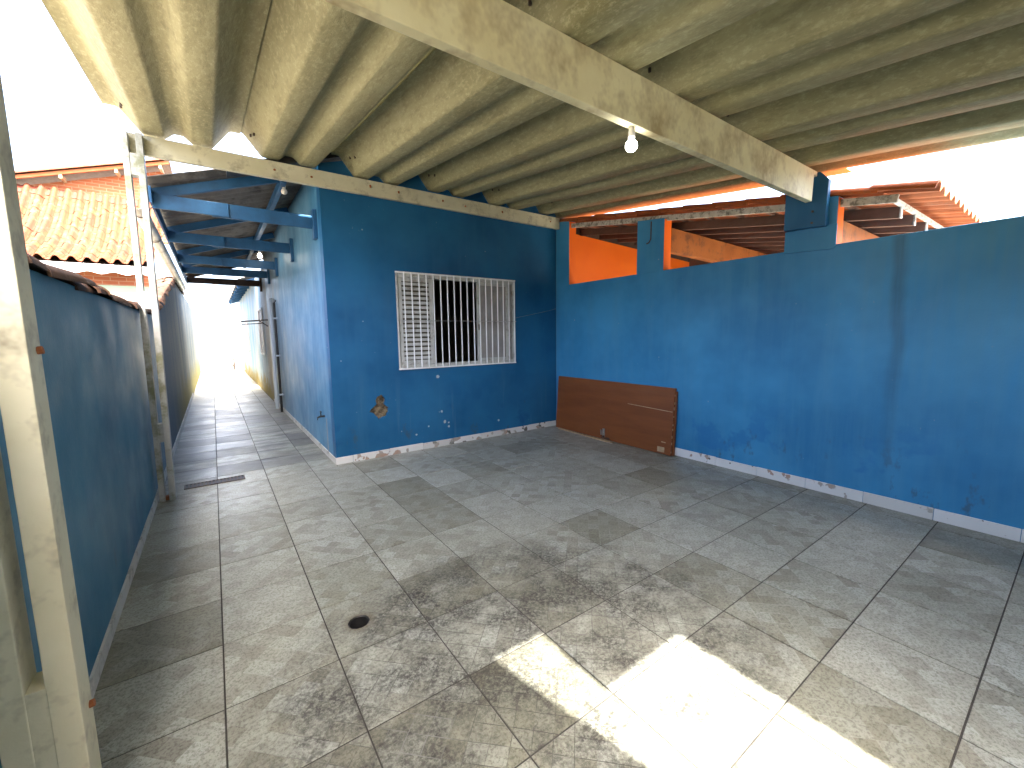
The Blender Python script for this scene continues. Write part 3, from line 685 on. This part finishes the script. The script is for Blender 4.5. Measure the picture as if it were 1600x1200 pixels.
MB().prism([(4.585, 1.858, 2.268), (4.585, 1.462, 2.252), (4.585, 1.443, 2.275), (4.585, 1.443, 2.468), (4.585, 1.858, 2.468)], (.014, 0, 0)).build('bracket_board', 'blue_right', rw, bevel=.003)
for zb in (2.50, 2.60): MB().tube([(4.535, 1.62, zb), (4.526, 1.62, zb)], .010, 8).build('bolt', 'iron', rw)
MB().tube([(4.598, 3.40, 2.91), (4.596, 3.40, 2.70), (4.590, 3.425, 2.655), (4.594, 3.46, 2.65)], .008, 6).build('hook', 'iron', rw)
seams = [-.70, -.25, .205, .653, 1.101, 1.547, 1.997, 2.444, 2.894, 3.344, 3.794, 4.244, 4.694, 5.186]
for a, b in zip(seams, seams[1:]):
    box('skirting_tile', 'skirt', XR - .010 - rg.uniform(0, .0015), XR - .0005, a + .0018, b - .0018, .001, .097 + rg.uniform(-.003, .003), rw, .002)

# ================================================================== LIGHT-BLOCKING GATE (added, unseen behind the camera)
gate = thing('light_block_gate', 'added closed gate, unseen behind the camera, blocking light from the street', 'gate', (2.0, -2.2, 0))
for k in range(22):
    x0 = XL + .004 + k * (XR - XL - .008) / 22; x1 = x0 + (XR - XL - .008) / 22 - .004
    box('panel', 'block_gate_dark', x0, x1, -2.22 + (.008 if k % 2 else 0), -2.19 + (.008 if k % 2 else 0), .03, 2.46, gate)
for z in (.10, 1.2, 2.35): box('rail', 'block_gate_dark', XL + .004, XR - .004, -2.26, -2.223, z, z + .06, gate)

# ================================================================== LEFT BOUNDARY WALL
lw = thing('boundary_wall', 'low blue wall with clay tile coping on the left', 'wall', (-.625, 2, 0))
MB().prism([(XL, -3.4, 0), (XL, 6.5, 0), (XL, 6.5, 1.80), (XL, -3.4, 1.80)], (-.15, 0, 0)).build('wall', 'blue_left', lw)
MB().prism([(XL, 6.5, 0), (XL, 24.2, 0), (XL, 24.2, 2.70), (XL, 11, 2.70), (XL, 6.5, 1.80)], (-.15, 0, 0)).build('wall', 'left_far', lw)
y = -.28
while y < 14:
    box('skirting_tile', 'skirt_left', XL + .0005, XL + .012, y + .002, y + .448, .001, .078 + rg.uniform(-.004, .004), lw); y += .45
def barrel(w=.19, L=.42, h=.065, th=.013, n=8):
    mb = MB(); rows = []
    for yy, s in ((-L / 2, 1.0), (L / 2, .84)):
        o = [(w / 2 * s * math.cos(t), yy, h * s * math.sin(t)) for t in [math.pi * k / n for k in range(n + 1)]]
        i = [((w / 2 - th) * s * math.cos(t), yy, (h - th) * s * math.sin(t)) for t in [math.pi * k / n for k in range(n + 1)]]
        rows.append((o, i))
    mb.grid([rows[0][0], rows[1][0]]); mb.grid([rows[0][1], rows[1][1]])
    for o, i in rows: mb.grid([o, i])
    for e in (0, -1): mb.grid([[rows[0][0][e], rows[0][1][e]], [rows[1][0][e], rows[1][1][e]]])
    me = bpy.data.meshes.new('coping_tile'); me.from_pydata(mb.v, [], mb.f)
    bm = bmesh.new(); bm.from_mesh(me); bmesh.ops.recalc_face_normals(bm, faces=bm.faces); bm.to_mesh(me); bm.free()
    for p_ in me.polygons: p_.use_smooth = True
    me.set_sharp_from_angle(angle=R_(50)); me.materials.append(M['clay_dark']); return me
bt = barrel()
y = 1.2
while y < 14.5:
    zt = 1.80 if y < 6.5 else min(2.70, 1.80 + .2 * (y - 6.5)); sl_ = .197 if 6.4 < y < 10.9 else 0
    o = inst('coping_tile', bt, (-.60 + rg.uniform(-.02, .02), y, zt + rg.uniform(-.004, .012)), (sl_ + rg.uniform(-.02, .07), rg.uniform(-.12, .12), rg.uniform(-.14, .14)), lw)
    o2 = inst('coping_tile', bt, (-.715 + rg.uniform(-.02, .02), y + .13, zt - .02 + rg.uniform(-.004, .01)), (sl_ + rg.uniform(-.02, .05), -.35 + rg.uniform(-.1, .1), rg.uniform(-.1, .1)), lw)
    y += .27 if rg.random() < .7 else .33

# ================================================================== REAR BUILDING AND CORRIDOR END
rb = thing('rear_building', 'stained pale rear building with window openings along the corridor', 'building', (2.5, 17, 0))
box('wall', 'rear_wall', XH + .002, 1.26, 11.402, 22.4, 0, 3.2, rb)
for a in (12.55, 18.2):
    fr = box('window', 'frosted', XH - .004, XH + .004, a, a + .95, 1.13, 2.25, rb)
    for (q0, q1, s0, s1) in ((a - .06, a, 1.08, 2.30), (a + .95, a + 1.01, 1.08, 2.30), (a, a + .95, 2.25, 2.30), (a, a + .95, 1.08, 1.13)): box('window_frame', 'lace_white', XH - .03, XH + .01, q0, q1, s0, s1, fr)
corr_sheet('roof', 'dark_sheet', .70, 2.6, 14.0, 22.6, lambda x: 3.12 + .33 * (x - .70), rb)
for k in range(9): MB().bar((.72, 14.2 + k * 1.0, 3.06), (1.12, 14.2 + k * 1.0, 3.19), .05, .10).build('rafter', 'blue_wood', rb)
ew = thing('end_wall', 'pale rendered wall closing the far end of the corridor', 'wall', (.3, 24.3, 0)); box('wall', 'pale_wall', -3.0, 4.5, 24.25, 24.4, 0, 2.6, ew)
sh = thing('shrub', 'thin leafy shrub against the corridor end wall', 'shrub', (.75, 23.9, 0))
rl = random.Random(4); tw = MB(); lf = MB()
for k in range(7):
    a = rl.uniform(0, 6.28); top = Vector((.75 + .35 * math.cos(a), 23.9 + .2 * math.sin(a), rl.uniform(.8, 1.9)))
    base = Vector((.75, 23.9, 0)); mid = base.lerp(top, .5) + Vector((rl.uniform(-.08, .08), 0, .1)); tw.tube([base, mid, top], [.012, .008, .003], 5)
    for q in range(16):
        c_ = mid.lerp(top, rl.random()) + Vector((rl.gauss(0, .09), rl.gauss(0, .06), rl.gauss(0, .08))); d1 = Vector((rl.gauss(0, 1), rl.gauss(0, 1), rl.gauss(0, .6))).normalized(); d2 = d1.orthogonal().normalized()
        lf.add([c_ - d1 * .06, c_ + d2 * .02, c_ + d1 * .06, c_ - d2 * .02], [(0, 1, 2, 3)])
tw.build('stem', 'dark_wood', sh); lf.build('foliage', 'leaf', sh, fix=False)

# folded gate frame drawn as two tubes, tap and bracket on the corridor wall
MB().tube([(1.03, 10.22, .0), (1.045, 10.22, 1.2), (1.06, 10.2, 2.36)], .036, 12).build('gate_upright', 'grey_tube', None, smooth=True, auto=40)
tag(bpy.data.objects['gate_upright'], 'pale upright of a gate frame folded against the corridor house wall', 'pipe')
MB().tube([(1.055, 9.72, .0), (1.06, 9.70, 2.22), (1.098, 9.70, 2.27)], .024, 10).build('gate_upright_dark', 'black', None, smooth=True, auto=40)
tag(bpy.data.objects['gate_upright_dark'], 'slim black upright of the folded gate frame beside the pale one', 'pipe')
for z in (.35, 1.15, 1.9): box('clamp', 'grey_tube', 1.03, 1.099, 9.66, 9.74, z, z + .03, bpy.data.objects['gate_upright_dark'])
tap = thing('garden_tap', 'small black garden tap low on the house corner', 'tap', (XH, 5.72, .53))
MB().tube([(XH + .005, 5.72, .515), (XH - .06, 5.72, .515), (XH - .085, 5.72, .505), (XH - .09, 5.72, .475)], [.012, .013, .012, .010], 8).build('spout', 'black', tap, smooth=True, auto=50)
MB().tube([(XH - .045, 5.72, .52), (XH - .045, 5.72, .575)], .008, 8).build('stem', 'black', tap); MB().bar((XH - .045, 5.685, .578), (XH - .045, 5.755, .578), .012, .012).build('handle', 'black', tap)
arm = thing('clothes_bracket', 'rusty metal clothes-line arms jutting from the corridor wall', 'bracket', (XH, 11.5, 1.95))
MB().bar((XH + .003, 11.5, 1.95), (.48, 11.5, 1.90), .03, .03).build('arm', 'iron', arm); MB().bar((XH + .003, 12.6, 1.90), (.38, 12.6, 1.86), .02, .02).build('arm', 'iron', arm)
MB().bar((XH, 11.5, 1.80), (.92, 11.5, 1.93), .02, .02).build('brace', 'iron', arm)

# ================================================================== NEIGHBOUR ROOF TILE
def roman(name, mat, w=.215, L=.42, th=.012, hs=1.0):
    pf = [(0, .014), (.012, .002), (.06, 0), (.078, .008), (.095, .030), (.118, .047), (.14, .050), (.162, .047), (.185, .030), (.203, .010), (.222, .006)]
    pf = [(a, b * hs) for a, b in pf]; k = w / .21; mb = MB(); rows = []
    for yy, dz in ((0, .0), (L, -.014)):
        rows.append(([(x * k - w / 2, yy, z + dz + th) for x, z in pf], [(x * k - w / 2, yy, z + dz) for x, z in pf]))
    mb.grid([rows[0][0], rows[1][0]]); mb.grid([rows[1][1], rows[0][1]])
    mb.grid([rows[0][1], rows[0][0]]); mb.grid([rows[1][0], rows[1][1]])
    for e in (0, -1): mb.grid([[rows[0][0][e], rows[0][1][e]], [rows[1][0][e], rows[1][1][e]]])
    me = bpy.data.meshes.new(name); me.from_pydata(mb.v, [], mb.f)
    bm = bmesh.new(); bm.from_mesh(me); bmesh.ops.recalc_face_normals(bm, faces=bm.faces); bm.to_mesh(me); bm.free()
    for p_ in me.polygons: p_.use_smooth = True
    me.set_sharp_from_angle(angle=R_(45)); me.materials.append(M[mat]); return me
# ------------------------------------------------------------------ left neighbour
ln = thing('neighbour_house', 'brick neighbour house with sagging orange tile roof beyond the left wall', 'house', (-2.4, 13, 0))
rm = roman('roof_tile', 'clay', hs=1.7); rr_ = random.Random(11)
def lz(t): return 2.975 + .80 * t + 1.03 * t * t
def ly(t): return 11.18 + 2.82 * t
ROWS = 15
for i in range(13):
    x = -.98 - .212 * i
    for j in range(ROWS):
        t = j / ROWS; sl_ = math.atan2(lz(t + .05) - lz(t), ly(t + .05) - ly(t))
        inst('roof_tile', rm, (x + rr_.uniform(-.006, .006), ly(t), lz(t) + .012 + rr_.uniform(0, .008)), (sl_ + .02, 0, rr_.uniform(-.02, .02)), ln)
    inst('ridge_tile', bpy.data.meshes.get('ridge_tile') or roman('ridge_tile', 'clay_ridge', .225, .30), (x, ly(.965), lz(.965) + .035), (.78, 0, 0), ln)
# roof deck under the tiles
dk = MB(); dk.grid([[(xx, ly(t), lz(t) - .02) for t in [k / 12 for k in range(13)]] for xx in (-3.75, -.90)]); dk.grid([[(xx, ly(t), lz(t) - .05) for t in [k / 12 for k in range(13)]] for xx in (-3.75, -.90)]); dk.build('roof_deck', 'dark_wood', ln, fix=False)
# scalloped white fascia
pts = [(-3.75, 2.955), (-.95, 2.955)]
n = 120
for k in range(n + 1):
    x = -.95 - 2.8 * k / n; pts.append((x, 2.80 + .022 * math.cos(2 * math.pi * x / .36)))
MB().prism([(a, 11.14, b) for a, b in pts], (0, .02, 0)).build('fascia', 'lace_white', ln)
box('wall', 'brick', -3.8, -.95, 11.55, 11.7, 2.60, 3.0, ln)
box('lintel', 'green_paint', -3.8, -.95, 11.45, 11.7, 2.46, 2.60, ln); box('lintel', 'cream', -3.8, -.95, 11.42, 11.7, 2.30, 2.458, ln)
box('wall', 'red_brown', -3.8, -.95, 11.9, 12.0, 0, 2.3, ln)
for k in range(22): box('railing_bar', 'lace_white', -.98 - .12 * k - .012, -.98 - .12 * k, 11.46, 11.475, 1.2, 2.30, ln)
box('side_wall', 'cream', -.97, -.88, 11.7, 16.5, 0, 2.95, ln)
# upper storey
up = [(-4.6, 14.30, 4.6), (-.68, 14.30, 4.6), (-.68, 14.30, 5.78), (-3.2, 14.30, 4.96), (-4.6, 14.30, 4.5)]
MB().prism([(-4.6, 14.30, 4.0), (-.68, 14.30, 4.0), (-.68, 14.30, 5.80), (-4.6, 14.30, 4.52)], (0, .15, 0)).build('upper_wall', 'brick', ln)
ez = lambda x: 5.98 + .325 * (x + .54)
MB().bar((-4.7, 13.95, ez(-4.7) - .06), (-.54, 13.95, ez(-.54) - .06), .05, .07).build('rake_board', 'clay_right', ln)
MB().prism([(-4.7, 13.97, ez(-4.7) - .02), (-.52, 13.97, ez(-.52) - .02), (-.52, 13.97, ez(-.52)), (-4.7, 13.97, ez(-4.7))], (0, 2.2, 0)).build('upper_deck', 'rafter', ln)
rcap = barrel(.17, .36, .06); rcap.materials.clear(); rcap.materials.append(M['clay'])
x = -4.6
while x < -.62:
    inst('rake_tile', rcap, (x, 13.94, ez(x) + .0), (0, math.atan(-.325) * 0, -math.pi / 2), ln).rotation_euler = (math.atan(.325), 0, -math.pi / 2); x += .30
for i in range(11):
    for j in range(3): inst('roof_tile', rm, (-.68 - .36 * i, 14.05 + .21 * j, ez(-.68 - .36 * i) + .01), (0, -math.atan(.325), 0), ln)
for x in (-3.3, -2.5, -1.55, -.72): MB().bar((x, 13.93, ez(x) - .13), (x + .02, 14.5, ez(x) - .13), .05, .09).build('rafter', 'raw_wood', ln)

# ------------------------------------------------------------------ right neighbour
rn = thing('neighbour_shelter', 'orange painted neighbour shelter with clay tile roof behind the right wall', 'shelter', (6.8, 3.1, 0))
bz = lambda y: 2.605 + .1545 * (y - .95)          # top of the rake board
SLR = math.atan(.1545)
rm2 = roman('roof_tile', 'clay_right', .215, .40)
for i in range(17):
    for j in range(13):
        y = .86 + .345 * j
        inst('roof_tile', rm2, (4.735 + .212 * i + rr_.uniform(-.004, .004), y, bz(y) + .035 + rr_.uniform(0, .012)), (SLR + .045, 0, rr_.uniform(-.012, .012)), rn)
MB().bar((4.660, 1.06, bz(1.06) - .032), (4.660, 5.18, bz(5.18) - .032), .028, .064).build('rake_board', 'pale_batten', rn, bevel=.003)
for i in range(7):
    x = 5.02 + .46 * i
    MB().bar((x, 1.12, bz(1.12) - .085), (x, 5.18, bz(5.18) - .085), .05, .095).build('rafter', 'rafter', rn)
    MB().bar((x, 1.108, bz(1.12) - .085), (x, 1.119, bz(1.12) - .085), .052, .097).build('rafter_end', 'pale_batten', rn)
for j in range(13):
    y = 1.09 + .345 * j
    if y < 5.15: box('batten', 'pale_batten' if j == 0 else 'rafter', 4.676, 8.0, y, y + .035, bz(y) - .034, bz(y) - .006, rn)
cap2 = barrel(.17, .42, .07); cap2.materials.clear(); cap2.materials.append(M['clay_right'])
for j in range(12):
    y = 1.04 + .35 * j
    inst('rake_tile', cap2, (4.678 + rr_.uniform(-.006, .006), y, bz(y) + .022 + rr_.uniform(0, .01)), (SLR + .06, rr_.uniform(-.05, .05), rr_.uniform(-.02, .02)), rn)
box('wall_board', 'dark_wood', 4.752, 8.4, 5.06, 5.2, 2.5, 3.24, rn)  # dark board stands in for the shaded wall top under the roof
MB().prism([(4.752, 5.05, 0), (8.15, 5.05, 0), (8.15, 5.05, 2.955), (4.752, 5.05, 3.125)], (0, .1, 0)).build('back_wall', 'orange', rn)  # sloping top edge set along the shade line
MB().bar((4.752, 3.26, 2.675), (8.1, 3.26, 2.585), .10, .285).build('beam', 'orange_beam', rn, bevel=.004)
MB().bar((4.752, 1.55, 2.42), (8.1, 1.55, 2.36), .10, .27).build('beam', 'orange_beam', rn, bevel=.004)
MB().prism([(8.1, .9, 0), (8.1, 5.04, 0), (8.1, 5.04, bz(5.04) - .03), (8.1, .9, bz(.9) - .03)], (.12, 0, 0)).build('side_wall', 'rafter', rn)
box('shelter_floor', 'concrete', 4.76, 8.1, .0, 5.04, -.06, -.002, rn)

# ================================================================== LEANING DOOR LEAF AND SCRAPS
def leaning(name, xb, xt, y0, y1, h, th, z0, mat):
    d = Vector((xt - xb, 0, 0)); ang = math.asin((xt - xb) / h); hz = math.cos(ang) * h
    nx = Vector((-math.cos(ang), 0, math.sin(ang))) * th
    a = Vector((xb, y0, z0)); return MB().prism([a, a + Vector((xt - xb, 0, hz)), a + Vector((xt - xb, y1 - y0, hz)), a + Vector((0, y1 - y0, 0))], nx)
dl = thing('door_leaf', 'brown veneered door leaf lying sideways against the blue wall', 'door', (4.5, 4, 0))
leaning('leaf', 4.528, 4.588, 2.962, 5.085, .842, .034, .004, 'door_wood').build('leaf', 'door_wood', dl, bevel=.002)
fx = lambda z: 4.528 + .0714 * z - .0345
MB().bar((fx(.575) - .001, 3.66, .572), (fx(.56) - .001, 2.975, .552), .002, .009).build('scratch', 'raw_wood', dl)
MB().bar((fx(.16) - .001, 3.10, .16), (fx(.16) - .001, 3.04, .158), .002, .012).build('scratch', 'raw_wood', dl)
box('tape_scrap', 'raw_wood', fx(.07) - .003, fx(.07), 3.05, 3.15, .03, .095, dl)
for k in range(9):
    z = .05 + .085 * k + rg.uniform(-.02, .02); box('edge_chip', 'raw_wood', fx(z) + .004, fx(z) + .020, 2.9605, 2.9625, z, z + rg.uniform(.02, .05), dl)
hd = bpy.data.objects.new('lock', None); link(hd, (4.49, 4.05, .05), dl)
box('lock_plate', 'steel', fx(.07) - .006, fx(.07) + .001, 4.03, 4.07, .02, .16, hd)
MB().tube([(fx(.08) - .004, 4.05, .08), (fx(.08) - .055, 4.05, .085), (fx(.08) - .06, 4.05, .15)], .011, 8).build('lever', 'steel', hd, smooth=True, auto=50)
MB().tube([(fx(.05) - .004, 4.04, .05), (fx(.05) - .05, 4.04, .05), (fx(.05) - .055, 3.90, .045)], .011, 8).build('lever', 'iron', hd, smooth=True, auto=50)
d2 = leaning('d', 4.563, 4.5945, 2.945, 5.03, .80, .030, .004, 'door_wood').build('door_panel', 'door_wood', None, bevel=.002)
tag(d2, 'second brown panel tucked behind the leaning door leaf', 'panel')
for k, (a, b, c_, d_) in enumerate(((4.465, 4.98, 4.415, 3.90), (4.445, 4.75, 4.44, 3.84))):
    s_ = MB().bar((a, b, .0085 + .0 * k), (c_, d_, .0085), .022, .016).build('wood_strip', 'raw_wood', None)
    tag(s_, ['longer raw wood strip on the floor in front of the door leaf', 'shorter raw wood strip on the floor beside the door lock'][k], 'wood strip', 'wood strips by the door')

w_ = MB().tube([(3.765, YF - .006, 1.775), (4.1, YF - .005, 1.835), (4.45, YF - .006, 1.90), (4.592, YF - .006, 1.935)], .0022, 5).build('wire', 'patch_grey', None)
tag(w_, 'thin grey wire running from the window to the wall corner', 'wire')
